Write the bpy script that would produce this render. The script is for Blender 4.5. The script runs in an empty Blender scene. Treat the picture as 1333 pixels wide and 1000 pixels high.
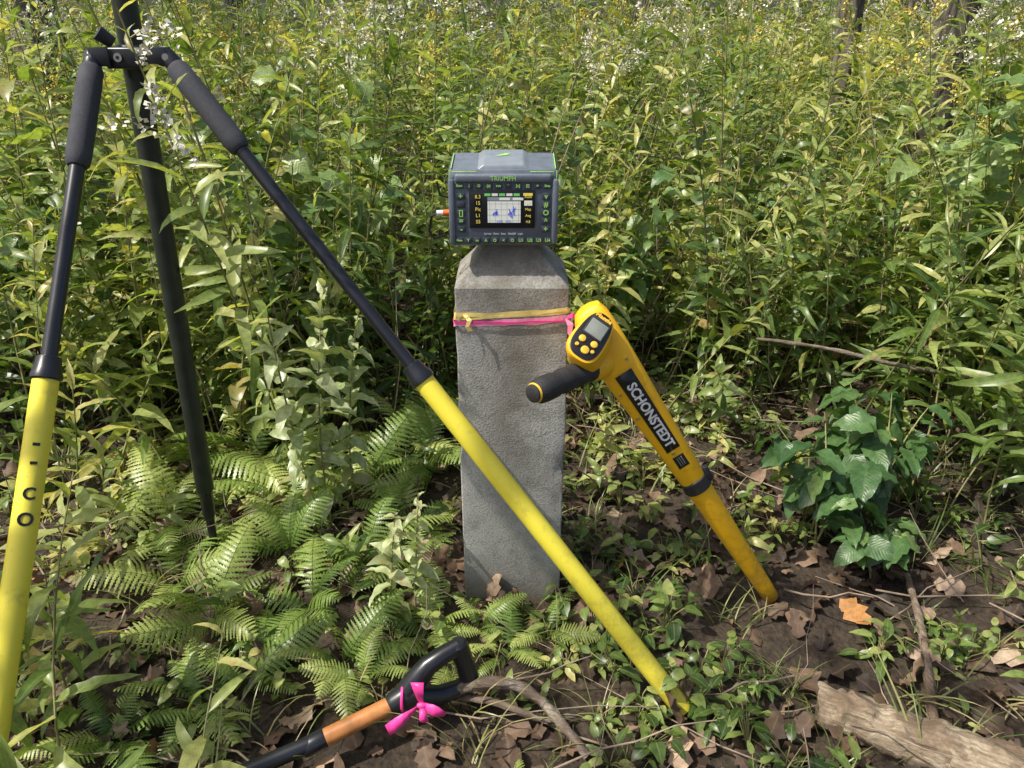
import bpy, bmesh, math
import numpy as np
from mathutils import Vector, Matrix, noise
rng=np.random.default_rng(7)
scene=bpy.context.scene
R=math.radians
# ------------------------------------------------------------------ materials
def nt(name):
    m=bpy.data.materials.new(name); m.use_nodes=True
    t=m.node_tree; t.nodes.clear(); return m,t
def N(t,typ,**kw):
    n=t.nodes.new(typ)
    for k,v in kw.items():
        if k in n.inputs: n.inputs[k].default_value=v
        else: setattr(n,k,v)
    return n
def L(t,a,b): t.links.new(a,b)
def ramp(t,fac,stops):
    r=t.nodes.new('ShaderNodeValToRGB'); e=r.color_ramp.elements
    e[0].position=stops[0][0]; e[0].color=(*stops[0][1],1)
    e[1].position=stops[-1][0]; e[1].color=(*stops[-1][1],1)
    for p,c in stops[1:-1]:
        x=e.new(p); x.color=(*c,1)
    if fac is not None: L(t,fac,r.inputs[0])
    return r
def mixc(t,fac,a,b,mode='MIX'):
    m=t.nodes.new('ShaderNodeMix'); m.data_type='RGBA'; m.blend_type=mode
    if isinstance(fac,(int,float)): m.inputs[0].default_value=fac
    else: L(t,fac,m.inputs[0])
    for s,v in ((6,a),(7,b)):
        if isinstance(v,tuple): m.inputs[s].default_value=(*v,1)
        else: L(t,v,m.inputs[s])
    return m.outputs[2]
def math_(t,op,a,b=None,clamp=False):
    m=t.nodes.new('ShaderNodeMath'); m.operation=op; m.use_clamp=clamp
    for i,v in ((0,a),(1,b)):
        if v is None: continue
        if isinstance(v,(int,float)): m.inputs[i].default_value=v
        else: L(t,v,m.inputs[i])
    return m.outputs[0]
def simple(name,col,rough=.5,metal=0,spec=.5,var=.12,scale=60,bump=0.0,emit=0,coat=0):
    m,t=nt(name)
    o=N(t,'ShaderNodeOutputMaterial'); p=N(t,'ShaderNodeBsdfPrincipled')
    tc=N(t,'ShaderNodeTexCoord'); n=N(t,'ShaderNodeTexNoise',Scale=scale,Detail=3.0)
    L(t,tc.outputs['Object'],n.inputs['Vector'])
    r=ramp(t,n.outputs[0],[(.3,tuple(c*(1-var) for c in col)),(.7,tuple(min(1,c*(1+var)) for c in col))])
    L(t,r.outputs[0],p.inputs['Base Color'])
    n2=N(t,'ShaderNodeTexNoise',Scale=scale*.4,Detail=4.0); L(t,tc.outputs['Object'],n2.inputs['Vector'])
    rr=N(t,'ShaderNodeMapRange'); rr.inputs[3].default_value=max(0,rough-.1); rr.inputs[4].default_value=min(1,rough+.14)
    L(t,n2.outputs[0],rr.inputs[0]); L(t,rr.outputs[0],p.inputs['Roughness'])
    p.inputs['Metallic'].default_value=metal; p.inputs['Specular IOR Level'].default_value=spec
    p.inputs['Coat Weight'].default_value=coat
    if emit: 
        p.inputs['Emission Color'].default_value=(*col,1); p.inputs['Emission Strength'].default_value=emit
    if bump:
        b=N(t,'ShaderNodeBump',Strength=bump,Distance=.002); n3=N(t,'ShaderNodeTexNoise',Scale=scale*6,Detail=3.0)
        L(t,tc.outputs['Object'],n3.inputs['Vector']); L(t,n3.outputs[0],b.inputs['Height']); L(t,b.outputs[0],p.inputs['Normal'])
    L(t,p.outputs[0],o.inputs[0]); return m
def dirty(name,col,dirt,rough=.35,amount=.5,zlo=0,zhi=.3):
    m,t=nt(name); o=N(t,'ShaderNodeOutputMaterial'); p=N(t,'ShaderNodeBsdfPrincipled')
    tc=N(t,'ShaderNodeTexCoord'); n=N(t,'ShaderNodeTexNoise',Scale=38.0,Detail=8.0,Roughness=.7)
    L(t,tc.outputs['Object'],n.inputs['Vector'])
    sp=N(t,'ShaderNodeSeparateXYZ'); L(t,tc.outputs['Object'],sp.inputs[0])
    g=N(t,'ShaderNodeMapRange'); g.inputs[1].default_value=zlo; g.inputs[2].default_value=zhi; g.inputs[3].default_value=.2; g.inputs[4].default_value=0
    L(t,sp.outputs[2],g.inputs[0])
    f=math_(t,'ADD',n.outputs[0],g.outputs[0]); r=ramp(t,f,[(.56,(0,0,0)),(.8,(amount,)*3)])
    c=mixc(t,r.outputs[0],col,dirt)
    L(t,c,p.inputs['Base Color']); rr=math_(t,'ADD',math_(t,'MULTIPLY',n.outputs[0],.25),rough-.1); L(t,rr,p.inputs['Roughness'])
    L(t,p.outputs[0],o.inputs[0]); return m
def leafmat(name,stops,dry,transl=.38,rib=.4,rough=.36,spec=.6,tcol=(1.3,1.35,.5),ribc=(.38,.44,.18),bump=False):
    m,t=nt(name); o=N(t,'ShaderNodeOutputMaterial'); p=N(t,'ShaderNodeBsdfPrincipled')
    a=N(t,'ShaderNodeAttribute',attribute_name='lc'); s=N(t,'ShaderNodeSeparateColor'); L(t,a.outputs['Color'],s.inputs[0])
    r=ramp(t,s.outputs[0],stops)
    tc=N(t,'ShaderNodeTexCoord'); n=N(t,'ShaderNodeTexNoise',Scale=90.0,Detail=2.0); L(t,tc.outputs['Object'],n.inputs['Vector'])
    v=ramp(t,n.outputs[0],[(.3,(.72,.72,.72)),(.7,(1.2,1.2,1.15))])
    c=mixc(t,1.0,r.outputs[0],v.outputs[0],'MULTIPLY')
    dn=math_(t,'ADD',a.outputs['Alpha'],math_(t,'MULTIPLY',math_(t,'SUBTRACT',n.outputs[0],.5),1.3))
    df=ramp(t,dn,[(.60,(0,0,0)),(.85,(1,1,1))])
    c=mixc(t,df.outputs[0],c,dry)
    ac=math_(t,'ABSOLUTE',math_(t,'SUBTRACT',s.outputs[1],.5))
    if rib:
        rb=ramp(t,ac,[(.02,(rib,)*3),(.07,(0,0,0))]); c=mixc(t,rb.outputs[0],c,ribc)
        vv=math_(t,'SINE',math_(t,'MULTIPLY',math_(t,'SUBTRACT',s.outputs[2],math_(t,'MULTIPLY',ac,.5)),75.0))
        vr=ramp(t,vv,[(.2,(1,1,1)),(1.0,(.87,.87,.87))]); c=mixc(t,1.0,c,vr.outputs[0],'MULTIPLY')
        if bump:
            b=N(t,'ShaderNodeBump',Strength=.15,Distance=.001); L(t,vv,b.inputs['Height']); L(t,b.outputs[0],p.inputs['Normal'])
    L(t,c,p.inputs['Base Color']); p.inputs['Roughness'].default_value=rough; p.inputs['Specular IOR Level'].default_value=spec
    tr=N(t,'ShaderNodeBsdfTranslucent'); tcx=mixc(t,1.0,c,tcol,'MULTIPLY'); L(t,tcx,tr.inputs['Color'])
    mx=N(t,'ShaderNodeMixShader'); mx.inputs[0].default_value=transl
    L(t,p.outputs[0],mx.inputs[1]); L(t,tr.outputs[0],mx.inputs[2]); L(t,mx.outputs[0],o.inputs[0]); return m
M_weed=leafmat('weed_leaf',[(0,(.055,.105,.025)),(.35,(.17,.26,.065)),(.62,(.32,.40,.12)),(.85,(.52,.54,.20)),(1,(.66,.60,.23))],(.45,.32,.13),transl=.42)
M_pale=leafmat('pale_leaf',[(0,(.28,.37,.17)),(1,(.62,.66,.38))],(.4,.33,.15),transl=.3)
M_fern=leafmat('fern_leaf',[(0,(.08,.16,.03)),(.5,(.24,.35,.08)),(1,(.50,.56,.18))],(.48,.38,.13),rib=0)
M_dark=leafmat('broad_leaf',[(0,(.05,.12,.04)),(.6,(.11,.21,.07)),(1,(.28,.38,.13))],(.3,.24,.09),transl=.28,rough=.38,rib=.2,ribc=(.2,.28,.11),bump=True)
M_grass=leafmat('grass_blade',[(0,(.09,.14,.03)),(.5,(.22,.28,.09)),(.8,(.42,.41,.18)),(1,(.52,.43,.24))],(.45,.36,.2),rib=0)
M_dead=leafmat('dead_leaf',[(0,(.04,.026,.017)),(.4,(.13,.078,.048)),(.7,(.28,.185,.125)),(.9,(.45,.34,.25)),(1,(.46,.22,.07))],(.2,.12,.07),transl=.12,rib=.2,rough=.7,tcol=(1.2,.9,.5),ribc=(.3,.2,.12))
M_stem=simple('weed_stem',(.25,.24,.10),.6,var=.5,scale=15)
M_twig=simple('twig_bark',(.26,.2,.15),.85,var=.5,scale=25)
M_flower=simple('goldenrod_bloom',(.66,.52,.08),.8,var=.4,scale=50)
M_bloomw=simple('aster_bloom',(.72,.70,.58),.8,var=.3,scale=50)
def bark(name,a,b,sc=9):
    m,t=nt(name); o=N(t,'ShaderNodeOutputMaterial'); p=N(t,'ShaderNodeBsdfPrincipled',Roughness=.9)
    tc=N(t,'ShaderNodeTexCoord'); mp=N(t,'ShaderNodeMapping'); mp.inputs['Scale'].default_value=(1,1,.22); L(t,tc.outputs['Object'],mp.inputs[0])
    n=N(t,'ShaderNodeTexNoise',Scale=float(sc),Detail=9.0,Roughness=.7); L(t,mp.outputs[0],n.inputs['Vector'])
    v=N(t,'ShaderNodeTexVoronoi',Scale=sc*1.6); v.feature='DISTANCE_TO_EDGE'; L(t,mp.outputs[0],v.inputs['Vector'])
    r=ramp(t,n.outputs[0],[(.3,a),(.7,b)]); vr=ramp(t,v.outputs[0],[(0,(.35,.35,.35)),(.2,(1,1,1))])
    c=mixc(t,1.0,r.outputs[0],vr.outputs[0],'MULTIPLY'); L(t,c,p.inputs['Base Color'])
    bp=N(t,'ShaderNodeBump',Strength=.9,Distance=.02); L(t,math_(t,'ADD',n.outputs[0],math_(t,'MULTIPLY',vr.outputs[0],1.0)),bp.inputs['Height']); L(t,bp.outputs[0],p.inputs['Normal'])
    L(t,p.outputs[0],o.inputs[0]); return m
M_bark=bark('tree_bark',(.10,.08,.065),(.27,.23,.19))
def grain(name,a,b,rot,sc=1.0,dark=.35):
    m,t=nt(name); o=N(t,'ShaderNodeOutputMaterial'); p=N(t,'ShaderNodeBsdfPrincipled',Roughness=.9)
    tc=N(t,'ShaderNodeTexCoord'); mr=N(t,'ShaderNodeMapping'); mr.inputs['Rotation'].default_value=(0,0,rot); L(t,tc.outputs['Object'],mr.inputs[0])
    mp=N(t,'ShaderNodeMapping'); mp.inputs['Scale'].default_value=(.07,1,1); L(t,mr.outputs[0],mp.inputs[0])
    n=N(t,'ShaderNodeTexNoise',Scale=170.0*sc,Detail=7.0,Roughness=.65); L(t,mp.outputs[0],n.inputs['Vector'])
    n2=N(t,'ShaderNodeTexNoise',Scale=14.0,Detail=7.0,Roughness=.7); L(t,tc.outputs['Object'],n2.inputs['Vector'])
    c=ramp(t,n.outputs[0],[(.3,tuple(x*dark for x in a)),(.45,a),(.7,b)]).outputs[0]
    c=mixc(t,ramp(t,n2.outputs[0],[(.40,(0,0,0)),(.58,(.85,)*3)]).outputs[0],c,(a[0]*.5,a[1]*.42,a[2]*.38))
    L(t,c,p.inputs['Base Color']); bp=N(t,'ShaderNodeBump',Strength=1.0,Distance=.005); L(t,math_(t,'ADD',n.outputs[0],n2.outputs[0]),bp.inputs['Height']); L(t,bp.outputs[0],p.inputs['Normal'])
    L(t,p.outputs[0],o.inputs[0]); return m
M_log=grain('rotten_wood',(.28,.22,.15),(.58,.49,.36),R(30))
M_branch=grain('grey_branch',(.28,.23,.18),(.55,.48,.4),R(15),1.6)
M_branch2=grain('grey_branch_b',(.24,.18,.13),(.46,.38,.3),R(80),1.6)
# concrete
m,t=nt('weathered_concrete'); M_conc=m
o=N(t,'ShaderNodeOutputMaterial'); p=N(t,'ShaderNodeBsdfPrincipled',Roughness=.92); p.inputs['Specular IOR Level'].default_value=.25
tc=N(t,'ShaderNodeTexCoord'); 
n1=N(t,'ShaderNodeTexNoise',Scale=7.0,Detail=8.0,Roughness=.65); n2=N(t,'ShaderNodeTexNoise',Scale=300.0,Detail=3.0); v1=N(t,'ShaderNodeTexVoronoi',Scale=190.0); n3=N(t,'ShaderNodeTexNoise',Scale=24.0,Detail=7.0,Roughness=.8)
for n in (n1,n2,v1,n3): L(t,tc.outputs['Object'],n.inputs['Vector'])
c=ramp(t,n1.outputs[0],[(.25,(.31,.31,.295)),(.5,(.44,.435,.415)),(.75,(.54,.535,.51))]).outputs[0]
c=mixc(t,1.0,c,ramp(t,n3.outputs[0],[(.32,(.62,.61,.58)),(.5,(.98,.98,.98)),(.72,(1.12,1.12,1.12))]).outputs[0],'MULTIPLY')
c=mixc(t,1.0,c,ramp(t,n2.outputs[0],[(.32,(.66,.66,.65)),(.5,(1,1,1)),(.7,(1.16,1.16,1.16))]).outputs[0],'MULTIPLY')
c=mixc(t,ramp(t,v1.outputs['Distance'],[(.10,(.45,)*3),(.2,(0,0,0))]).outputs[0],c,(.64,.635,.61))
sp=N(t,'ShaderNodeSeparateXYZ'); L(t,tc.outputs['Object'],sp.inputs[0])
zt=N(t,'ShaderNodeMapRange'); zt.inputs[1].default_value=.53; zt.inputs[2].default_value=.64; L(t,sp.outputs[2],zt.inputs[0])
zf=math_(t,'MULTIPLY',zt.outputs[0],ramp(t,n3.outputs[0],[(.35,(1,1,1)),(.62,(.35,)*3)]).outputs[0])
c=mixc(t,math_(t,'MULTIPLY',zf,.88),c,(.15,.128,.095))
xs=math_(t,'ABSOLUTE',math_(t,'ADD',sp.outputs[0],math_(t,'MULTIPLY',math_(t,'SUBTRACT',n1.outputs[0],.5),.2)))
xr=ramp(t,xs,[(0.0,(.7,)*3),(.065,(0,0,0))]); zb=N(t,'ShaderNodeMapRange'); zb.inputs[1].default_value=.0; zb.inputs[2].default_value=.4; L(t,sp.outputs[2],zb.inputs[0])
c=mixc(t,math_(t,'MULTIPLY',xr.outputs[0],zb.outputs[0]),c,(.18,.165,.135))
zb2=N(t,'ShaderNodeMapRange'); zb2.inputs[1].default_value=.12; zb2.inputs[2].default_value=0.0; L(t,sp.outputs[2],zb2.inputs[0])
c=mixc(t,math_(t,'MULTIPLY',zb2.outputs[0],.7),c,(.13,.11,.075))
L(t,c,p.inputs['Base Color'])
bp=N(t,'ShaderNodeBump',Strength=.45,Distance=.002); L(t,math_(t,'ADD',n2.outputs[0],math_(t,'MULTIPLY',n3.outputs[0],1.5)),bp.inputs['Height']); L(t,bp.outputs[0],p.inputs['Normal'])
L(t,p.outputs[0],o.inputs[0])
# soil
m,t=nt('forest_soil'); M_soil=m
o=N(t,'ShaderNodeOutputMaterial'); p=N(t,'ShaderNodeBsdfPrincipled',Roughness=.95)
tc=N(t,'ShaderNodeTexCoord'); n1=N(t,'ShaderNodeTexNoise',Scale=6.0,Detail=10.0,Roughness=.7); n2=N(t,'ShaderNodeTexNoise',Scale=90.0,Detail=5.0)
for n in (n1,n2): L(t,tc.outputs['Object'],n.inputs['Vector'])
c=ramp(t,n1.outputs[0],[(.3,(.022,.016,.011)),(.55,(.05,.035,.023)),(.75,(.09,.065,.042))]).outputs[0]
c=mixc(t,1.0,c,ramp(t,n2.outputs[0],[(.3,(.45,)*3),(.7,(1.5,)*3)]).outputs[0],'MULTIPLY'); L(t,c,p.inputs['Base Color'])
bp=N(t,'ShaderNodeBump',Strength=.9,Distance=.01); L(t,n2.outputs[0],bp.inputs['Height']); L(t,bp.outputs[0],p.inputs['Normal'])
L(t,p.outputs[0],o.inputs[0])

M_yel=dirty('yellow_paint',(.90,.78,.07),(.22,.17,.06),.35,.45)
M_loc=dirty('amber_plastic',(.92,.50,.012),(.2,.12,.04),.42,.5)
M_blk=simple('black_anodised',(.014,.015,.02),.28,spec=.6)
M_rub=simple('black_rubber',(.026,.026,.028),.6,bump=.5,scale=90)
M_foam=simple('foam_grip',(.05,.052,.065),.75,bump=.6,scale=160)
M_pole=simple('carbon_pole',(.018,.024,.018),.4,spec=.5,var=.4,scale=30)
M_steel=simple('steel',(.55,.55,.55),.3,metal=1)
M_pink=simple('pink_flagging',(.92,.30,.50),.4,var=.15)
M_hot=simple('hot_pink_flagging',(.95,.06,.34),.45,var=.15)
M_ytape=simple('yellow_flagging',(.80,.64,.22),.45,var=.2)
M_case=simple('slate_case',(.135,.16,.20),.5,var=.15,bump=.15)
M_case2=simple('dark_slate_case',(.10,.12,.155),.45,var=.1)
M_key=simple('key_cap',(.045,.055,.075),.45,var=.1)
M_casel=simple('light_slate_case',(.22,.25,.29),.4,var=.1)
M_green=simple('lime_trim',(.36,.70,.16),.45)
M_white=simple('white_print',(.8,.8,.8),.5)
M_black=simple('black_print',(.01,.01,.01),.5)
M_label=simple('black_label',(.012,.012,.014),.35)
M_lcd=simple('lcd_glass',(.25,.27,.24),.15)
M_btn=simple('yellow_button',(.85,.52,.05),.4)
M_wood=simple('varnished_wood',(.46,.19,.06),.35,var=.35,scale=30)
M_org=simple('orange_plug',(.8,.16,.03),.4)
def scr(n,c,e=.35): return simple(n,c,.2,emit=e,var=.03)
S_bk=scr('screen_black',(.01,.012,.015),.1); S_wh=scr('screen_plot',(.62,.64,.58)); S_gr=scr('screen_green',(.15,.5,.12)); S_ye=scr('screen_yellow',(.75,.6,.1)); S_bl=scr('screen_blue',(.05,.08,.55)); S_dg=scr('screen_grey',(.2,.22,.25))
# ------------------------------------------------------------------ mesh helpers
def link(o): scene.collection.objects.link(o); return o
def mobj(name,verts,faces,mat,smooth=True,sharp=35,M=None):
    me=bpy.data.meshes.new(name); vs=[tuple(v) for v in verts]
    if M is not None: vs=[tuple(M@Vector(v)) for v in vs]
    me.from_pydata(vs,[],faces); me.update()
    bm=bmesh.new(); bm.from_mesh(me); bmesh.ops.recalc_face_normals(bm,faces=bm.faces); bm.to_mesh(me); bm.free()
    me.materials.append(mat)
    if smooth:
        me.polygons.foreach_set('use_smooth',[True]*len(me.polygons)); me.set_sharp_from_angle(angle=R(sharp))
    return link(bpy.data.objects.new(name,me))
def box(name,size,M,mat,bev=0,seg=2,taper=None):
    bm=bmesh.new(); bmesh.ops.create_cube(bm,size=1)
    for v in bm.verts:
        v.co=Vector((v.co.x*size[0],v.co.y*size[1],v.co.z*size[2]))
        if taper and v.co.z>0: v.co.x*=taper[0]; v.co.y*=taper[1]
    if bev: bmesh.ops.bevel(bm,geom=bm.edges[:],offset=bev,segments=seg,profile=.5,affect='EDGES')
    bm.transform(M); me=bpy.data.meshes.new(name); bm.to_mesh(me); bm.free(); me.materials.append(mat)
    me.polygons.foreach_set('use_smooth',[True]*len(me.polygons)); me.set_sharp_from_angle(angle=R(40))
    return link(bpy.data.objects.new(name,me))
T=Matrix.Translation
def frames(pts):
    pts=[Vector(q) for q in pts]; out=[]; up=Vector((0,0,1)); prev=None
    for i in range(len(pts)):
        d=(pts[min(i+1,len(pts)-1)]-pts[max(i-1,0)]).normalized()
        if prev is None:
            a=up if abs(d.z)<.9 else Vector((0,1,0)); u=d.cross(a).normalized()
        else:
            u=(prev-d*prev.dot(d)).normalized()
        prev=u; out.append((d,u,d.cross(u)))
    return pts,out
def tube_geo(pts,rad,sides=20,cap=True,rx=None):
    pts,fr=frames(pts); V=[];F=[]
    n=len(pts); rad=list(rad) if hasattr(rad,'__len__') else [rad]*n
    for p_,(d,u,w),r_ in zip(pts,fr,rad):
        for k in range(sides):
            a=2*math.pi*k/sides; V.append(p_+u*(math.cos(a)*r_)+w*(math.sin(a)*r_))
    for i in range(n-1):
        for k in range(sides):
            F.append((i*sides+k,i*sides+(k+1)%sides,(i+1)*sides+(k+1)%sides,(i+1)*sides+k))
    if cap: F.append(tuple(range(sides))); F.append(tuple((n-1)*sides+k for k in range(sides)))
    return V,F
def tube(name,pts,rad,mat,sides=20,cap=True):
    V,F=tube_geo(pts,rad,sides,cap); return mobj(name,V,F,mat)
def lerp(a,b,f): return Vector(a)*(1-f)+Vector(b)*f
def seg(name,A,B,prof,mat,sides=24):
    V=[];F=[];A=Vector(A);B=Vector(B);d=(B-A).normalized(); a=Vector((0,0,1)) if abs(d.z)<.9 else Vector((0,1,0)); u=d.cross(a).normalized(); w=d.cross(u)
    for f,r_ in prof:
        c=lerp(A,B,f)
        for k in range(sides):
            an=2*math.pi*k/sides; V.append(c+u*(math.cos(an)*r_)+w*(math.sin(an)*r_))
    n=len(prof)
    for i in range(n-1):
        for k in range(sides): F.append((i*sides+k,i*sides+(k+1)%sides,(i+1)*sides+(k+1)%sides,(i+1)*sides+k))
    F.append(tuple(range(sides))); F.append(tuple((n-1)*sides+k for k in range(sides)))
    return mobj(name,V,F,mat)
def group(name,loc,parts):
    e=link(bpy.data.objects.new(name,None)); e.location=loc; e.empty_display_size=.05
    for c in parts:
        c.parent=e; c.matrix_parent_inverse=T(-Vector(loc))
    return e
def text(name,s,size,M,mat,ext=.0002,align='CENTER',bold=0):
    cu=bpy.data.curves.new(name,'FONT'); cu.body=s; cu.size=size; cu.extrude=ext; cu.align_x=align; cu.align_y='CENTER'; cu.offset=bold; cu.resolution_u=3
    ob=bpy.data.objects.new(name+'_c',cu); link(ob); bpy.context.view_layer.update()
    me=bpy.data.meshes.new_from_object(ob.evaluated_get(bpy.context.evaluated_depsgraph_get())); me.name=name
    bpy.data.objects.remove(ob); me.transform(M); me.materials.clear(); me.materials.append(mat)
    return link(bpy.data.objects.new(name,me))
def ribbon(name,pts,width,wdir,mat,thick=.0003,smooth=True):
    V=[];F=[]
    for i,p_ in enumerate(pts):
        p_=Vector(p_); w=Vector(wdir[i] if isinstance(wdir,list) else wdir).normalized()*(width[i] if isinstance(width,list) else width)*.5
        V+= [p_-w,p_+w]
    for i in range(len(pts)-1): F.append((2*i,2*i+1,2*i+3,2*i+2))
    o=mobj(name,V,F,mat,smooth=smooth,sharp=180); s=o.modifiers.new('s','SOLIDIFY'); s.thickness=thick; return o
# ------------------------------------------------------------------ camera
cam=bpy.data.cameras.new('camera'); co=link(bpy.data.objects.new('camera',cam)); co.location=(0,0,1.02); co.rotation_euler=(R(90-25.8),0,0)
cam.sensor_width=36; cam.lens=26.68; cam.clip_start=.02; cam.clip_end=400; scene.camera=co
# ------------------------------------------------------------------ light
S=Vector((-.52,-.16,.83)).normalized()
w=bpy.data.worlds.new('World'); scene.world=w; w.use_nodes=True; t=w.node_tree
sky=t.nodes.new('ShaderNodeTexSky'); sky.sky_type='NISHITA'; sky.sun_disc=False; sky.sun_elevation=math.asin(S.z); sky.sun_rotation=math.atan2(S.x,S.y)
sky.dust_density=4.0; sky.ozone_density=.4
bg=t.nodes['Background']; bg.inputs[1].default_value=.15; L(t,sky.outputs[0],bg.inputs[0])
sl=bpy.data.lights.new('sun','SUN'); sl.energy=5.0; sl.angle=R(.5); sl.color=(1,.95,.84); so=link(bpy.data.objects.new('sun',sl)); so.rotation_euler=S.to_track_quat('Z','Y').to_euler(); so.location=(-3,-1,6)
scene.view_settings.view_transform='Standard'; scene.view_settings.look='None'; scene.view_settings.exposure=0
# ------------------------------------------------------------------ ground
def gh(x,y):
    r=math.hypot(x,y-1.2)
    a=.012+min(.10,max(0,r-1.5)*.03)
    return (noise.noise(Vector((x*1.3,y*1.3,3)))*a*1.6+noise.noise(Vector((x*6,y*6,1)))*.012)*min(1,.25+r)
n=170; ts=np.linspace(-1,1,n); g=np.sign(ts)*(np.abs(ts)*3+np.abs(ts)**5*117)
V=[(x,1.2+y,gh(x,1.2+y)) for y in g for x in g]
F=[(j*n+i,j*n+i+1,(j+1)*n+i+1,(j+1)*n+i) for j in range(n-1) for i in range(n-1)]
mobj('ground',V,F,M_soil,sharp=180)
# ------------------------------------------------------------------ concrete post
def rsq(hw,hd,r_,cx,cy,z,k=4,m=10):
    out=[]
    cs=[(hw-r_,hd-r_,0),(-hw+r_,hd-r_,90),(-hw+r_,-hd+r_,180),(hw-r_,-hd+r_,270)]
    for ci,(x,y,a0) in enumerate(cs):
        arc=[(x+r_*math.cos(R(a0+90*j/k)),y+r_*math.sin(R(a0+90*j/k))) for j in range(k+1)]
        nx,ny,na=cs[(ci+1)%4]; nxt=(nx+r_*math.cos(R(na)),ny+r_*math.sin(R(na)))
        out+=arc
        for j in range(1,m): out.append((arc[-1][0]+(nxt[0]-arc[-1][0])*j/m,arc[-1][1]+(nxt[1]-arc[-1][1])*j/m))
    return [Vector((cx+a,cy+b,z)) for a,b in out]
rings=[]; PC=(0.0,1.226); HD=.076
for i in range(41):
    z=-.15+.782*i/40; rings.append(rsq(.0915,HD,.003,*PC,z))
for f in (0.001,.2,.4,.6,.8,1.0):
    rings.append(rsq(.0915-.055*f,HD-.044*f,.003,*PC,.632+.062*f))
for f in (.6,.25): rings.append(rsq(.0365*f,.032*f,.002*f,*PC,.6955))
V=[];F=[]; ns=len(rings[0])
for rg in rings:
    for q in rg:
        a=noise.noise(q*40)*.0008+noise.noise(q*9)*.0012; c=Vector((PC[0],PC[1],q.z)); d=(q-c)
        dd=Vector((d.x/.09,d.y/HD,0)); 
        chip=max(0,noise.noise(q*22+Vector((5,0,0)))-.2)*.02 if (min(abs(dd.x),abs(dd.y))>.86 and q.z<.60) else 0
        V.append(q+d.normalized()*(a-chip))
for i in range(len(rings)-1):
    for k in range(ns): F.append((i*ns+k,i*ns+(k+1)%ns,(i+1)*ns+(k+1)%ns,(i+1)*ns+k))
F.append(tuple((len(rings)-1)*ns+k for k in range(ns)))
mobj('concrete_boundary_post',V,F,M_conc,sharp=18)
# ------------------------------------------------------------------ flagging tape round the post
def loop(z0,z1,wd,off,phase,mat,name):
    base=rsq(.0915+off,HD+off,.005,*PC,0,5,14); k=len(base); P=[];W=[]
    for i in range(k+1):
        q=base[i%k].copy(); f=(q.x+.09)/.18; q.z=z0*(1-f)+z1*f+.0008*math.sin(i*.9+phase)-.002*math.sin(f*math.pi)
        P.append(q); W.append((.03*math.sin(i*.7+phase),.05*math.sin(i*1.3),1))
    wl=[wd*(1+.22*math.sin(i*.37+phase)+.1*math.sin(i*1.7)) for i in range(k+1)]
    return ribbon(name,P,wl,W,mat,.0002,False)
parts=[loop(.588,.5955,.0085,.0022,0,M_ytape,'yellow_wrap'),loop(.581,.596,.003,.0028,2,M_ytape,'yellow_wrap_2'),loop(.573,.583,.0095,.0033,1,M_pink,'pink_wrap'),loop(.577,.5795,.003,.0040,4,M_hot,'pink_wrap_2')]
parts.append(ribbon('pink_tail',[(.088,1.144,.584),(.094,1.139,.575),(.093,1.136,.563),(.099,1.135,.556)],[.006,.010,.008,.011],(1,.2,.3),M_pink,smooth=False))
parts.append(ribbon('pink_tail_2',[(.088,1.143,.586),(.097,1.138,.592),(.104,1.14,.585)],[.004,.009,.006],(.2,.2,1),M_hot,smooth=False))
parts.append(ribbon('yellow_tail',[(-.075,1.144,.590),(-.068,1.137,.583),(-.072,1.135,.573),(-.067,1.136,.565)],[.004,.008,.006,.008],(1,.1,.2),M_ytape,smooth=False))
parts.append(ribbon('yellow_tail_2',[(-.075,1.144,.589),(-.084,1.138,.585),(-.090,1.137,.589)],[.004,.008,.005],(.2,.1,1),M_ytape,smooth=False))
parts.append(seg('knot',(-.079,1.144,.589),(-.068,1.142,.584),[(0,.0015),(.3,.0035),(.7,.004),(1,.0015)],M_ytape,8))
group('flagging_tape',(0,1.15,.58),parts)
# ------------------------------------------------------------------ receiver
RX=-.013; B=T((RX,1.156,.697)); pr=[]
prof=[(0.004,0.004),(0.0,0.012),(0.0,.106),(0.005,.117),(.09,.129),(.098,.123),(.1,.01),(.094,0.0),(.012,0.0)]
V=[];F=[]; xs=[-.083,-.081,-.075,.075,.081,.083]; ins=[.006,.002,0,0,.002,.006]
for x,i_ in zip(xs,ins):
    for (y,z) in prof:
        cy,cz=.05,.064; V.append((x,y+(cy-y)*i_/.05,z+(cz-z)*i_/.06))
k=len(prof)
for i in range(len(xs)-1):
    for j in range(k): F.append((i*k+j,i*k+(j+1)%k,(i+1)*k+(j+1)%k,(i+1)*k+j))
F.append(tuple(range(k))); F.append(tuple((len(xs)-1)*k+j for j in range(k)))
pr.append(mobj('case',V,F,M_case,M=B,sharp=30))
pr.append(box('face_plate',(.152,.004,.098),B@T((0,-.0006,.057)),M_case2,.0015))
pr.append(box('bumper_left',(.009,.02,.098),B@T((-.0785,.004,.056)),M_case,.003))
pr.append(box('bumper_right',(.009,.02,.098),B@T((.0785,.004,.056)),M_case,.003))
pr.append(box('brow',(.146,.010,.013),B@T((0,-.001,.1065)),M_case,.004,3))
pr.append(box('antenna_hump',(.084,.084,.009),B@T((0,.050,.1255))@Matrix.Rotation(R(8),4,'X'),M_casel,.003,3,taper=(.72,.9)))
tp=B@T((0,.046,.1235))@Matrix.Rotation(R(8.2),4,'X')
for sx in (-1,1):
    pr.append(box('trim_side',(.0012,.074,.003),tp@T((sx*.0785,0,.0002)),M_green,.0004))
    pr.append(box('trim_drop',(.0012,.003,.014),B@T((sx*.0800,-.002,.111)),M_green,.0004))
pr.append(box('trim_front_left',(.036,.0020,.0011),B@T((-.058,-.0005,.1158)),M_green,.0003))
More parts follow.
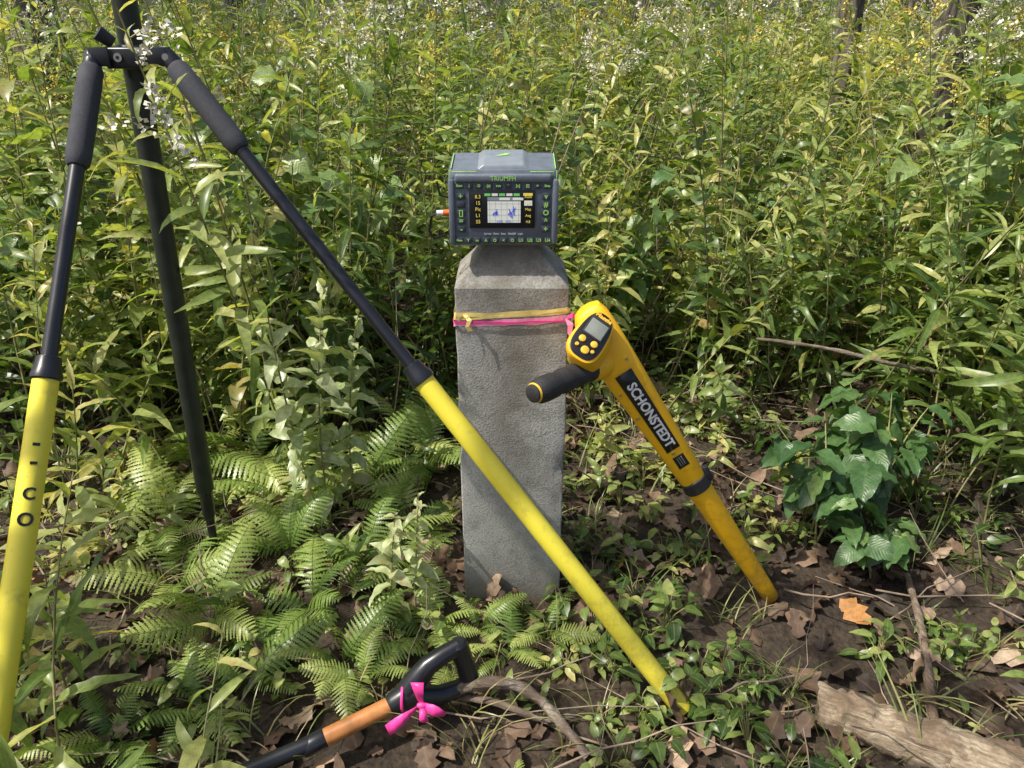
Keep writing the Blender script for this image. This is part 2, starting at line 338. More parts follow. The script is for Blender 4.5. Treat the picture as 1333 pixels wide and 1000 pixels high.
pr.append(box('trim_front_right',(.036,.0020,.0011),B@T((.058,-.0005,.1158)),M_green,.0003))
hm=B@T((0,.052,.1309))@Matrix.Rotation(R(8),4,'X')
pr.append(mobj('logo',[(-.012,-.004,.0004),(.002,.010,.0004),(.012,.011,.0004),(.004,.003,.0004),(.012,.002,.0004),(-.002,-.001,.0004)],[(0,1,2,3,4,5)],M_green,M=hm))
FR=B@Matrix.Rotation(R(90),4,'X')
def fp(x,z,d=.0030): return FR@T((x,z,d))
def zz(z): return .0610+(z-.0575)*.90
pr.append(text('name_print','TRIUMPH',.0092,fp(0,.1065,.0062),M_green,bold=.0001))
pr.append(box('screen_bezel',(.100,.0030,.058),B@T((-.002,-.0026,.0605)),M_label,.0012))
pr.append(box('screen_glass',(.094,.0010,.050),B@T((-.002,-.0042,.0610)),S_bk,.0003))
def fl(name,x,z,sx,sz,mat,d=.0049): 
    o=box(name,(sx,.0003,sz*.9),B@T((x,-d,zz(z))),mat); pr.append(o)
fl('plot',.001,.0525,.050,.036,S_wh)
fl('plot_head',.001,.0745,.050,.006,S_dg)
for i in range(5): fl('status_bar',-.024+.011*i,.0815,.009,.0042,S_gr if i%2==0 else S_wh)
for i in range(2): fl('status_field',.002+.02*i,.0745,.016,.004,S_wh,.0052)
for i in range(5):
    fl('soft_key_left',-.0385,.078-.0105*i,.011,.0085,S_bk); fl('soft_key_right',.0375,.078-.0105*i,.012,.0085,S_bk if i not in(1,) else S_wh)
    pr.append(text('soft_text',['8.3','15','Pic','L1','S5'][i],.0075,fp(-.0385,zz(.078-.0105*i),.0053),S_ye)); pr.append(text('soft_text',['Auto','3.1','Map','Avg','4.8'][i],.0055,fp(.0375,zz(.078-.0105*i),.0053),S_ye))
fl('status_right',.037,.082,.014,.0045,S_ye,.0052)
for i in range(6): fl('grid_v',-.021+.0088*i,.0525,.0003,.036,S_dg,.0051)
for i in range(4): fl('grid_h',.001,.038+.0095*i,.050,.0003,S_dg,.0051)
pr.append(text('readout','0.500    0.071',.004,fp(.001,zz(.0368),.0053),S_bl))
for cx,cz,q in ((-.010,.0555,9),(.010,.0535,6),(.016,.059,7)):
    P=[(cx+rng.normal(0,.0028),cz+rng.normal(0,.0042)) for _ in range(q*2)]
    V=[];F=[]
    for i in range(len(P)-1):
        a=Vector((P[i][0],P[i][1],0)); b=Vector((P[i+1][0],P[i+1][1],0)); d=(b-a).normalized(); nn=Vector((-d.y,d.x,0))*.00045; z=Vector((0,0,.0053+.00002*i)); s0=len(V)
        V+=[a-nn+z,b-nn+z,b+nn+z,a+nn+z]; F.append((s0,s0+1,s0+2,s0+3))
    pr.append(mobj('plot_track',V,F,S_bl,smooth=False,M=FR))
icons=['Start','|','O','(a)','vvv','*','[x]','[I]','=','Stop']
for i,s_ in enumerate(icons):
    x=-.066+.132*i/9; pr.append(box('key_top',(.0115,.002,.0085),B@T((x,-.0034,.0955)),M_key,.0009)); pr.append(text('key_legend',s_,.0056 if len(s_)<4 else .0046,fp(x,.0957,.0047),M_green,bold=.0002))
for i,s_ in enumerate(['Menu','Y','(o)','A','O','<','O','U1','U2','U3','U4']):
    x=-.068+.136*i/10; pr.append(box('key_bottom',(.0105,.002,.0085),B@T((x,-.0034,.0125)),M_key,.0009)); pr.append(text('key_legend',s_,.0065 if len(s_)<3 else .004,fp(x,.0125,.0047),M_green,bold=.0002))
for sx,ic in ((-1,['+','','[]','=','-']),(1,['v','#','O','^','+'])):
    for i,s_ in enumerate(ic):
        z=.080-.0125*i; pr.append(box('key_side',(.0125,.002,.0095),B@T((sx*.0645,-.0034,z)),M_key,.0009))
        if s_: pr.append(text('key_legend',s_,.011,fp(sx*.0645,z,.0047),M_green,bold=.0003))
pr.append(text('print_line','Survey   Point   Base   On/Off   Light',.0040,fp(0,.0225,.0032),M_white))
pr.append(tube('plug',[(RX-.080,1.175,.747),(RX-.094,1.174,.747)],.005,M_org,14)); pr.append(tube('plug_tip',[(RX-.094,1.174,.747),(RX-.104,1.173,.747)],.0042,M_white,14))
pr.append(tube('cable',[(RX-.10,1.173,.747),(RX-.112,1.176,.742),(RX-.118,1.188,.715),(RX-.112,1.2,.70),(RX-.095,1.22,.70)],.002,M_black,8))
pr.append(tube('stub_antenna',[(RX-.086,1.2,.765),(RX-.1,1.2,.769),(RX-.104,1.2,.79)],.0018,M_black,8))
group('survey_receiver',(RX,1.2,.697),pr)
# ------------------------------------------------------------------ bipod and pole
pp=[]; PB=Vector((-.620,1.275,0)); PT=Vector((-.566,1.275,1.45))
pd=(PT-PB).normalized()
def pz(z): return PB+(PT-PB)*(z/1.45)
pp.append(seg('pole_tube',pz(.17),pz(1.45),[(0,.0172),(.6,.0182),(1,.0195)],M_pole,12)); 
pp.append(seg('pole_lower_tip_sleeve',pz(.10),pz(.175),[(0,.009),(.15,.0125),(.9,.0135),(1,.0165)],M_blk))
pp.append(seg('pole_spike',pz(-.04),pz(.10),[(0,.001),(.3,.007),(1,.009)],M_blk))
HL=Vector((-.6255,1.232,.965)); HR=Vector((-.512,1.232,.965)); FL=Vector((-.647,.480,-.01)); FRt=Vector((.2958,.8648,-.01))
hc=pz(.965)
pp.append(seg('clamp_collar',hc-pd*.017,hc+pd*.017,[(0,.022),(.08,.025),(.92,.025),(1,.022)],M_blk,28))
cl=Matrix.Translation(Vector((-.5685,1.238,.965)))
pp.append(box('clamp_bar',(.078,.020,.030),cl,M_blk,.004,3))
pp.append(box('clamp_bar_back',(.07,.012,.026),T((-.586,1.301,.965)),M_blk,.003))
for dx in (-.017,.016):
    pp.append(tube('clamp_screw',[(-.5685+dx,1.229,.966),(-.5685+dx,1.2245,.966)],.0062,M_steel,16)); pp.append(tube('clamp_screw_socket',[(-.5685+dx,1.225,.966),(-.5685+dx,1.2240,.966)],.0028,M_black,6))
pp.append(tube('clamp_knob',[(-.60,1.25,.985),(-.615,1.24,1.0)],[.009,.011],M_rub,12)); 
for nm,H_,F_,g1,c1 in (('left',HL,FL,.143,.39),('right',HR,FRt,.1285,.456)):
    sg=-1 if nm=='left' else 1
    for s2 in (-1,1): pp.append(box(nm+'_ear',(.030,.004,.026),T(H_+Vector((-sg*.014,s2*.009,.002))),M_blk,.0015))
    pp.append(tube(nm+'_hinge_pin',[H_+Vector((0,-.014,.002)),H_+Vector((0,.014,.002))],.005,M_steel,12))
    Ln=(F_-H_).length; fr=lambda m_: m_/Ln
    pp.append(seg(nm+'_hinge_knuckle',H_,F_,[(-fr(.010),.006),(-fr(.006),.012),(fr(.012),.0135),(fr(.018),.012)],M_blk))
    pp.append(seg(nm+'_grip',H_,F_,[(fr(.014),.013),(fr(.02),.0165),(fr(.05),.0175),(g1-fr(.02),.0175),(g1-fr(.005),.0165),(g1,.013)],M_foam))
    pp.append(seg(nm+'_inner_tube',H_,F_,[(g1-fr(.002),.0105),(c1,.0105)],M_blk))
    pp.append(seg(nm+'_lock_collar',H_,F_,[(c1-fr(.022),.0115),(c1-fr(.02),.0155),(c1-fr(.004),.0175),(c1+fr(.004),.020),(c1+fr(.010),.020),(c1+fr(.012),.0175)],M_blk))
    pp.append(seg(nm+'_outer_tube',H_,F_,[(c1+fr(.008),.0165),(.97,.0165),(.975,.0155)],M_yel))
    pp.append(seg(nm+'_foot',H_,F_,[(.97,.0135),(.98,.011),(.99,.006),(1.02,.001)],M_blk))
dl=(FL-HL).normalized()
for f,ch,sz in ((.47,'-',.03),(.49,'-',.03),(.525,'C',.022),(.552,'O',.024)):
    A=lerp(HL,FL,f); vv=(Vector((0,0,1.02))-A); nn=(vv-dl*vv.dot(dl)).normalized(); rr_=nn.cross(dl)
    if rr_.x<0: rr_=-rr_
    Mx=Matrix(((*rr_,0),(*(-dl),0),(*nn,0),(0,0,0,1))).transposed(); Mx=T(A+nn*.0166)@Mx
    pp.append(text('leg_print',ch,sz,Mx,M_black,ext=.0006,bold=.0006))
group('survey_bipod',(-.6,1.27,0),pp)
# ------------------------------------------------------------------ magnetic locator
P0=Vector((.1648,1.11,.5245)); TP=Vector((.504,1.148,.004)); d=(TP-P0).normalized(); Ln=(TP-P0).length
mid=(P0+TP)/2; vv=Vector((0,0,1.02))-mid; nn=(vv-d*vv.dot(d)).normalized(); rr_=nn.cross(d)
ML=Matrix(((*d,0),(*rr_,0),(*nn,0),(0,0,0,1))).transposed(); ML=T(P0)@ML
def loft(name,secs,mat,sides=28,M=ML,e=2.6):
    V=[];F=[]
    for (a,hw,ht,oy,oz) in secs:
        for k in range(sides):
            an=2*math.pi*k/sides; c=math.cos(an); s_=math.sin(an)
            V.append((a,oy+hw*math.copysign(abs(c)**(2/e),c),oz+ht*math.copysign(abs(s_)**(2/e),s_)))
    q=len(secs)
    for i in range(q-1):
        for k in range(sides): F.append((i*sides+k,i*sides+(k+1)%sides,(i+1)*sides+(k+1)%sides,(i+1)*sides+k))
    F.append(tuple(range(sides))); F.append(tuple((q-1)*sides+k for k in range(sides)))
    return mobj(name,V,F,mat,M=M,sharp=40)
lp=[]
lp.append(loft('body',[(-.098,.012,.009,.008,-.020),(-.094,.022,.014,.008,-.018),(-.080,.029,.018,.006,-.015),(-.045,.034,.023,.002,-.008),(-.01,.0345,.0255,0,-.002),(.03,.033,.0265,0,0),(.08,.0305,.0245,0,0),(.18,.0265,.022,0,0),(.27,.0235,.021,0,0),(.278,.021,.020,0,0)],M_loc,e=3.2))
lp.append(loft('collar',[(.272,.021,.0205,0,0),(.274,.0250,.0235,0,0),(.298,.0250,.0235,0,0),(.301,.021,.0205,0,0)],M_rub))
lp.append(loft('latch',[(.262,.004,.004,.023,.008),(.265,.007,.006,.026,.008),(.292,.007,.006,.026,.008),(.296,.004,.004,.023,.008)],M_rub))
lp.append(loft('probe_tube',[(.299,.0215,.0205,0,0),(.31,.0225,.0215,0,0),(.45,.0195,.019,0,0),(.58,.0165,.0165,0,0),(Ln-.004,.0155,.0155,0,0),(Ln,.013,.013,0,0)],M_loc,e=2))
def strip(name,a0,a1,w0,w1,z0,z1,mat,yo=0):
    V=[];F=[];n_=8
    for i in range(n_+1):
        f=i/n_; a=a0+(a1-a0)*f; w_=w0+(w1-w0)*f; z=z0+(z1-z0)*f
        V+=[(a,yo-w_,z),(a,yo+w_,z)]
    for i in range(n_): F.append((2*i,2*i+1,2*i+3,2*i+2))
    o=mobj(name,V,F,mat,M=ML,sharp=180); s=o.modifiers.new('s','SOLIDIFY'); s.thickness=.0006; s.offset=0; return o
lp.append(strip('label',.012,.190,.0150,.0125,.0276,.0226,M_label))
lp.append(text('label_print','SCHONSTEDT',.0225,ML@T((.108,-.0005,.0254))@Matrix.Rotation(R(1.6),4,'Y'),M_white,bold=.0007,ext=.0005))
lp.append(strip('serial_plate',.205,.232,.010,.010,.0221,.0216,M_label)); 
for y in (-.004,0,.004): lp.append(strip('serial_line',.209,.228,.0007,.0007,.0226,.0221,M_lcd,y))
for (a,y) in ((-.005,.017),(.045,-.0235),(.10,-.0215),(.196,-.004)): lp.append(loft('screw',[(a-.001,.003,.003,y,.0240 if abs(y)>.015 else .0272-.01*max(0,a)*2),(a+.001,.003,.003,y,.0240 if abs(y)>.015 else .0272-.01*max(0,a)*2)],M_steel,12,e=2))
rgt=Vector((1,0,0)); upv=Vector((0,.4352,.9003)); fwd=Vector((0,.9003,-.4352))
PCn=Vector((.1205,1.0723,.5821))
Lv=(-.050*rgt-.070*upv-.036*fwd).normalized(); Wv=(.85*rgt-.53*upv); Wv=(Wv-Lv*Wv.dot(Lv)).normalized(); Nv=Wv.cross(Lv)
if Nv.dot(fwd)>0: Nv=-Nv
Wv=Lv.cross(Nv)*-1; PCn=PCn-fwd*.012
MP=Matrix(((*Wv,0),(*(-Lv),0),(*Nv,0),(0,0,0,1))).transposed(); MP=T(PCn)@MP
if MP.determinant()<0: MP=MP@Matrix.Diagonal((-1,1,1,1))
def pad(name,levels,mat,e=2.8,sides=40,M=MP):
    V=[];F=[]
    for (hx,hy,z,ox,oy) in levels:
        for k in range(sides):
            an=2*math.pi*k/sides; c=math.cos(an); s_=math.sin(an)
            x=hx*math.copysign(abs(c)**(2/e),c); y=hy*math.copysign(abs(s_)**(2/e),s_); x*=1-.12*(y/max(hy,1e-6)) if hy>.02 else 1
            V.append((ox+x,oy+y,z))
    q=len(levels)
    for i in range(q-1):
        for k in range(sides): F.append((i*sides+k,i*sides+(k+1)%sides,(i+1)*sides+(k+1)%sides,(i+1)*sides+k))
    F.append(tuple(range(sides))); F.append(tuple((q-1)*sides+k for k in range(sides)))
    return mobj(name,V,F,mat,M=M,sharp=40)
lp.append(pad('head_housing',[(.020,.026,-.075,.022,-.002),(.027,.036,-.050,.014,-.002),(.029,.043,-.02,.005,0),(.0275,.0465,-.006,0,0),(.0265,.0455,-.001,0,0),(.0235,.043,.0005,0,0)],M_loc))
lp.append(pad('control_panel',[(.0235,.0425,-.001,0,0),(.0235,.0425,.0014,0,0),(.022,.041,.0022,0,0)],M_label))
lp.append(box('display_bezel',(.034,.036,.003),MP@T((0,.014,.0025)),M_rub,.001)); lp.append(box('display_glass',(.029,.027,.001),MP@T((0,.012,.0042)),M_lcd,.0003))
lp.append(text('panel_print','Maggie',.010,MP@T((0,.0355,.0027)),M_btn,bold=.0004))
for x,y,r_ in ((-.010,-.014,.0055),(.010,-.012,.0055),(.003,-.028,.0065),(-.012,-.027,.003),(.014,-.024,.003)):
    lp.append(tube('button',[MP@Vector((x,y,.002)),MP@Vector((x,y,.0045)),MP@Vector((x,y,.0052))],[r_,r_,r_*.8],M_btn,14))
h0=Vector((.130,1.085,.525)); h1=Vector((.034,.985,.530))
hp=[(0,.015),(.06,.0185),(.14,.0195),(.2,.0172),(.28,.0192),(.36,.0196),(.42,.0172),(.5,.0192),(.58,.0196),(.65,.0174),(.72,.0194),(.85,.0200),(.95,.0190),(1,.015)]
lp.append(seg('handle_grip',h0,h1,hp,M_rub,24)); hd=(h1-h0).normalized()
lp.append(seg('handle_root',h0-hd*.035,h0+hd*.012,[(0,.020),(.5,.023),(.9,.0215),(1,.018)],M_loc,24))
lp.append(seg('handle_ring',h1+hd*.0002,h1+hd*.004,[(0,.0145),(.3,.0155),(1,.0145)],M_btn,24)); lp.append(seg('handle_cap',h1+hd*.003,h1+hd*.009,[(0,.0140),(.6,.0135),(1,.009)],M_rub,24))
group('magnetic_locator',(.3,1.12,.02),lp)
# ------------------------------------------------------------------ shovel
s0=Vector((-.62,.63,.02)); s1=Vector((-.285,.792,.046)); s2=Vector((-.1844,.838,.066)); s3=Vector((-.150,.856,.077)); sd=(s3-s1).normalized()
sh=[]
sh.append(tube('lower_shaft',[s0,lerp(s0,s1,.5),s1],.0125,M_blk,20)); sh.append(tube('wood_shaft',[s1-sd*.002,s2+sd*.01],.0135,M_wood,20))
sh.append(seg('ferrule',s1-sd*.03,s1+sd*.006,[(0,.0128),(.2,.0148),(.9,.0148),(1,.0135)],M_blk))
sh.append(seg('socket',s2-sd*.005,s3,[(0,.0145),(.15,.018),(.7,.020),(1,.024)],M_blk))
wv=(Vector((-.25,-.05,.8))); wv=(wv-sd*wv.dot(sd)).normalized(); e_=s3+sd*.085
for k_ in (-1,1):
    q=[s3-sd*.012+wv*k_*.006,s3+sd*.008+wv*k_*.020,s3+sd*.032+wv*k_*.034,s3+sd*.06+wv*k_*.039,e_+wv*k_*.040]
    sh.append(tube('yoke_arm',q,[.018,.018,.016,.0145,.014],M_blk,14))
sh.append(tube('hand_bar',[e_-wv*.050,e_-wv*.046,e_-wv*.02,e_+wv*.02,e_+wv*.046,e_+wv*.050],[.011,.0150,.0160,.0160,.0150,.011],M_blk,18))
bd=(s0-s1).normalized(); bs=bd.cross(Vector((0,0,1))).normalized(); V=[];F=[]
for i in range(9):
    f=i/8; hw=.085*(1 if f<.55 else math.sqrt(max(0.004,1-((f-.55)/.45)**2)))
    for j in range(7):
        g_=j/6*2-1; V.append(s0+bd*(.23*f)+bs*(hw*g_)+Vector((0,0,.012*g_*g_+.006-.01*f)))
for i in range(8):
    for j in range(6): F.append((i*7+j,i*7+j+1,(i+1)*7+j+1,(i+1)*7+j))
o=mobj('blade',V,F,M_steel,sharp=180); o.modifiers.new('s','SOLIDIFY').thickness=.002; sh.append(o)
group('shovel',(-.3,.8,0),sh)
kb=Vector((-.135,.812,.098)); rb=[]
def bow(name,dx,dz,dy,wd,tw):
    P=[];W=[]; 
    for i in range(7):
        f=i/6; P.append(kb+Vector((dx*f,dy*f-.008*math.sin(f*3),dz*f+.006*math.sin(f*math.pi)))); b=Vector((-dz,0.0,dx)).normalized(); W.append(b+Vector((0,math.sin(f*3+tw)*.6,0)))
    rb.append(ribbon(name,P,[wd*(.35+.75*min(1,f_*1.6)) for f_ in [i/6 for i in range(7)]],W,M_hot))
bow('bow_loop_up',-.004,.044,.0,.018,0); bow('bow_loop_right',.036,-.010,-.01,.018,1); bow('tail_left',-.050,-.032,-.02,.015,2); bow('tail_down',.006,-.02,-.016,.012,.5)
rb.append(seg('bow_knot',kb+Vector((-.006,-.004,0)),kb+Vector((.007,-.004,.001)),[(0,.003),(.4,.0055),(.7,.005),(1,.003)],M_hot,10))
kk=s3-sd*.02; rb.append(tube('band',[kk+Vector((0,math.cos(a)*.022,math.sin(a)*.0225)) for a in np.linspace(0,2*math.pi,15)],.0025,M_hot,6,False))
group('ribbon_bow',kb,rb)
# ------------------------------------------------------------------ numpy foliage
def rotm(az,el,roll=0):
    y=np.array([math.cos(az)*math.cos(el),math.sin(az)*math.cos(el),math.sin(el)])
    z=np.array([-math.cos(az)*math.sin(el),-math.sin(az)*math.sin(el),math.cos(el)]); x=np.cross(y,z)
    c,s=math.cos(roll),math.sin(roll); return np.stack([x*c+z*s,y,z*c-x*s],1)
class Acc:
    def __init__(s): s.V=[];s.Q=[];s.C=[];s.M=[];s.n=0
    def add(s,V,Q,C,mi):
        s.V.append(V); s.Q.append(Q+s.n); s.C.append(C); s.M.append(np.full(len(Q),mi) if np.isscalar(mi) else mi); s.n+=len(V)
    def pack(s): return np.concatenate(s.V),np.concatenate(s.Q),np.concatenate(s.C),np.concatenate(s.M)
    def inst(s,tm,mats,locs,tint,dry=None):
        V,Q,C,Mi=tm; m=len(mats)
        if m==0: return
        W=np.einsum('mij,nj->mni',mats,V)+locs[:,None,:]; CC=np.repeat(C[None],m,0).copy(); CC[:,:,0]=np.clip(CC[:,:,0]+tint[:,None],0,1)
        if dry is not None: CC[:,:,3]=np.clip(CC[:,:,3]+dry[:,None],0,1)
        QQ=(Q[None]+(np.arange(m)*len(V))[:,None,None]).reshape(-1,4)
        s.add(W.reshape(-1,3),QQ,CC.reshape(-1,4),np.tile(Mi,m))
    def obj(s,name,mats):
        V,Q,C,Mi=s.pack(); me=bpy.data.meshes.new(name); me.vertices.add(len(V)); me.vertices.foreach_set('co',V.astype(np.float32).ravel())
        me.loops.add(len(Q)*4); me.loops.foreach_set('vertex_index',Q.astype(np.int32).ravel()); me.polygons.add(len(Q)); me.polygons.foreach_set('loop_start',np.arange(len(Q),dtype=np.int32)*4)
        me.polygons.foreach_set('material_index',Mi.astype(np.int32)); me.polygons.foreach_set('use_smooth',np.ones(len(Q),dtype=bool)); me.update(calc_edges=True)
        a=me.attributes.new('lc','FLOAT_COLOR','POINT'); a.data.foreach_set('color',C.astype(np.float32).ravel())
        for m_ in mats: me.materials.append(m_)
        return link(bpy.data.objects.new(name,me))
def leaf(Ln,W,droop=.8,fold=.35,ns=5,cols=3,shape='lance',wave=.0,tw=0):
    ss=np.linspace(0,1,ns+1)
    if shape=='lance': wd=np.sin(np.pi*np.clip(ss*.97+.03,0,1)**.75)**.9
    elif shape=='ovate': wd=np.sin(np.pi*np.clip(ss*.94+.05,0,1)**.62)**.8
    elif shape=='blade': wd=(1-ss)**.6*.9+.05
    else: wd=np.sin(np.pi*np.clip(ss*.94+.04,0,1)**.8)**.7*(1+.28*np.where(np.arange(ns+1)%2==0,-1,1))
    wd=np.maximum(wd,.035)
    ang=-droop*ss; y=np.concatenate([[0],np.cumsum(np.cos(ang[:-1]))])/ns*Ln; z=np.concatenate([[0],np.cumsum(np.sin(ang[:-1]))])/ns*Ln
    V=[];C=[]
    for i in range(ns+1):
        for j in range(cols):
            u=j/(cols-1)*2-1; V.append((u*wd[i]*W*.5+tw*z[i],y[i],z[i]+abs(u)*wd[i]*W*.5*fold+wave*W*math.sin(i*2.3+u*2)*abs(u))); C.append((0,j/(cols-1),ss[i],0))
    Q=[(i*cols+j,i*cols+j+1,(i+1)*cols+j+1,(i+1)*cols+j) for i in range(ns) for j in range(cols-1)]
    return np.array(V),np.array(Q),np.array(C,float)
def nptube(pts,rad,sides=4):
    V,F=tube_geo(pts,rad,sides,False); C=np.tile([.5,.2,.5,0.],(len(V),1)); return np.array([tuple(v) for v in V]),np.array(F),C
def put(acc,lf,pos,Rm,tint,dry,mi=0):
    V,Q,C=lf; C=C.copy(); C[:,0]=tint; C[:,3]=dry; acc.add(V@Rm.T+np.array(pos),Q,C,mi)
def weed(H,nl,Lf,Wf,ns=5,cols=3,flower=0,shape='lance',lo=.15,bare=.1,tint=.5,bend=.12,sr=.003,dryp=.09):
    a=Acc(); bx,by=rng.normal(0,bend,2)*H
    P=[(bx*f*f,by*f*f,H*f) for f in np.linspace(0,1,7)]
    V,Q,C=nptube(P,[sr*(1-.6*f) for f in np.linspace(0,1,7)],4 if cols==3 else 3); a.add(V,Q,C,1)
    az=rng.uniform(0,6)
    for k in range(nl):
        f=bare+(1-bare)*(k+.5)/nl; az+=2.4+rng.normal(0,.3)
        pos=(bx*f*f,by*f*f,H*f); sz=(.55+.75*math.sin(math.pi*min(1,f*.9+.08)))*rng.uniform(.7,1.2)
        if f>.9: sz*=.75
        el=R(-5+50*f)+rng.normal(0,.28)
        lf=leaf(Lf*sz,Wf*sz,droop=rng.uniform(.3,1.9),fold=rng.uniform(.1,.6),ns=ns,cols=cols,shape=shape,wave=.10,tw=rng.normal(0,.35))
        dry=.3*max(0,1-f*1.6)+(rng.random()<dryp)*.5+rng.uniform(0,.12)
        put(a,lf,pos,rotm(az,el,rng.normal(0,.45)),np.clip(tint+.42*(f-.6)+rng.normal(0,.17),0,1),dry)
    if flower:
        for b in range(8):
            f0=.82+.18*b/9; az=rng.uniform(0,6.28); st=np.array((bx*f0*f0,by*f0*f0,H*f0)); ln=.10*(1.3-f0)*3*rng.uniform(.6,1.1)
            dirv=np.array((math.cos(az),math.sin(az),.9)); P=[tuple(st+dirv*ln*g_*.6-np.array((0,0,.35*ln*g_*g_))) for g_ in (0,.5,1)]
            V,Q,C=nptube(P,.0009,3); a.add(V,Q,C,1)
            for q in range(28):
                g_=rng.uniform(.15,1.05); pc=st+dirv*ln*g_*.6-np.array((0,0,.35*ln*g_*g_))+rng.normal(0,.005,3)
                Rm=rotm(rng.uniform(0,6.28),rng.uniform(-1,1.5)); s_=rng.uniform(.0018,.0036)
                put(a,(np.array([(-s_,0,0),(s_,0,0),(s_*.7,s_*2,s_*.6),(-s_*.7,s_*2,s_*.6)]),np.array([(0,1,2,3)]),np.tile([0,.3,.5,0.],(4,1))),pc,Rm,.5,0,1+flower)
    return a.pack()
def yaw_mats(m,smin,smax,tilt):
    out=[]
    for i in range(m):
        q=Matrix.Rotation(rng.uniform(0,6.28),3,'Z'); tl=Matrix.Rotation(rng.normal(0,tilt),3,'X')@Matrix.Rotation(rng.normal(0,tilt),3,'Y'); s_=rng.uniform(smin,smax); out.append(np.array(tl@q)*s_)
    return np.array(out)
def scatter(acc,tms,pts,smin,smax,tilt,tj=.12,dj=.05,clump=.3):
    pts=np.array(pts); ids=rng.integers(0,len(tms),len(pts)); 
    for k,tm in enumerate(tms):
        p_=pts[ids==k]
        if len(p_)==0: continue
        locs=np.array([(x,y,gh(x,y)-.004) for x,y in p_])
        ti=np.array([noise.noise(Vector((x*1.7,y*1.7,9)))*clump*1.4 for x,y in p_])+rng.normal(0,tj,len(p_))
        acc.inst(tm,yaw_mats(len(p_),smin,smax,tilt),locs,ti,np.abs(rng.normal(0,dj,len(p_))))
# --- tall weeds: broad and narrow leaved, some with bloom
tall=[weed(rng.uniform(.9,1.25),int(rng.integers(40,52)),rng.uniform(.085,.12),rng.uniform(.014,.021),flower=(1 if i in(2,) else 2 if i in(4,6) else 0)) for i in range(8)]
tall+=[weed(rng.uniform(.9,1.2),int(rng.integers(26,34)),rng.uniform(.06,.08),rng.uniform(.028,.040),tint=.48,shape='ovate') for i in range(2)]
tall+=[weed(rng.uniform(1.0,1.3),int(rng.integers(48,60)),rng.uniform(.07,.10),rng.uniform(.009,.013),tint=.58,flower=(1 if i==1 else 2 if i in(0,3) else 0),bend=.18,dryp=.15) for i in range(4)]
midw=[weed(rng.uniform(.45,.7),int(rng.integers(24,32)),rng.uniform(.06,.095),rng.uniform(.012,.026),tint=.48,shape=('ovate' if i<2 else 'lance')) for i in range(7)]
lowp=[weed(rng.uniform(1.0,1.4),38,.12,.021,ns=3,cols=2,tint=.6,flower=(1 if i==1 else 2 if i in(3,4) else 0)) for i in range(5)]
def ok_view(x,y): return abs(x)<.78*y+.45
def gapv(x,y): 
    b=x/y; return (-.645<b<-.53 or .475<b<.57) and y>2.6
pts=[];mp=[]
while len(pts)<570:
    y=1.60+2.9*rng.random()**1.0; x=rng.uniform(-3.8,3.8)
    if not ok_view(x,y): continue
    if x>.15 and y<1.9 and x<1.0: continue
    if -.45<x<.35 and y<2.0: continue
    if noise.noise(Vector((x*1.6,y*1.6,0)))<-.2: continue
    (mp if gapv(x,y) else pts).append((x,y))
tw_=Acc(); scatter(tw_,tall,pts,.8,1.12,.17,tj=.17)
while len(mp)<350:
    y=rng.uniform(1.45,2.6); x=rng.uniform(-2.0,2.2)
    if not ok_view(x,y): continue
    if x>.1 and y<1.80 and x<1.1: continue
    if -.75<x<.12 and y<1.72: continue
    mp.append((x,y))
scatter(tw_,midw,mp,.65,1.2,.22,tj=.16)
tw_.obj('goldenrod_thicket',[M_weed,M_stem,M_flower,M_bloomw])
far=Acc(); fpz=[]
while len(fpz)<820:
    y=rng.uniform(4.4,11); x=rng.uniform(-9,9)
    if ok_view(x,y) and not (gapv(x,y) and y<6): fpz.append((x,y))
scatter(far,lowp,fpz,.78,1.08,.1,tj=.16); far.obj('distant_weeds',[M_weed,M_stem,M_flower,M_bloomw])
# --- foreground weeds at the left edge and right edge
fg=Acc(); big=[weed(rng.uniform(.40,.56),18,.115,.022,ns=8,bare=.2,bend=.3,tint=.6,sr=.0028) for i in range(5)]
fpts=[(-.62,.70),(-.52,.58),(-.70,.86),(-.78,1.0),(-.36,.48),(-.86,1.2),(-.95,1.35),(-.60,.52),(-.8,.8),(-.46,.50)]
scatter(fg,big,fpts,.7,.95,.2,tj=.08)
tb=[weed(rng.uniform(.62,.8),30,.13,.020,ns=7,bare=.3,bend=.25,tint=.62) for i in range(3)]
scatter(fg,tb,[(.95,1.52),(1.04,1.6),(1.05,1.38),(1.13,1.5),(1.0,1.75),(1.2,1.7),(.98,1.42),(1.1,1.28)],.8,1.05,.12,tj=.05); fg.obj('foreground_weeds',[M_weed,M_stem])
# --- pale plants in front
pl=Acc(); pa=[weed(.52,34,.060,.024,ns=6,shape='ovate',bare=.12,tint=.65,bend=.18) for i in range(3)]
scatter(pl,pa,[(-.40,1.38),(-.44,1.42),(-.36,1.44)],.9,1.05,.1,tj=.08); pb=[weed(.33,24,.052,.023,ns=6,shape='ovate',bare=.15,tint=.7,bend=.05) for i in range(2)]
scatter(pl,pb,[(-.185,1.12),(-.225,1.06)],.8,1.0,.08,tj=.08); pl.obj('pale_aster_plant',[M_pale,M_stem])
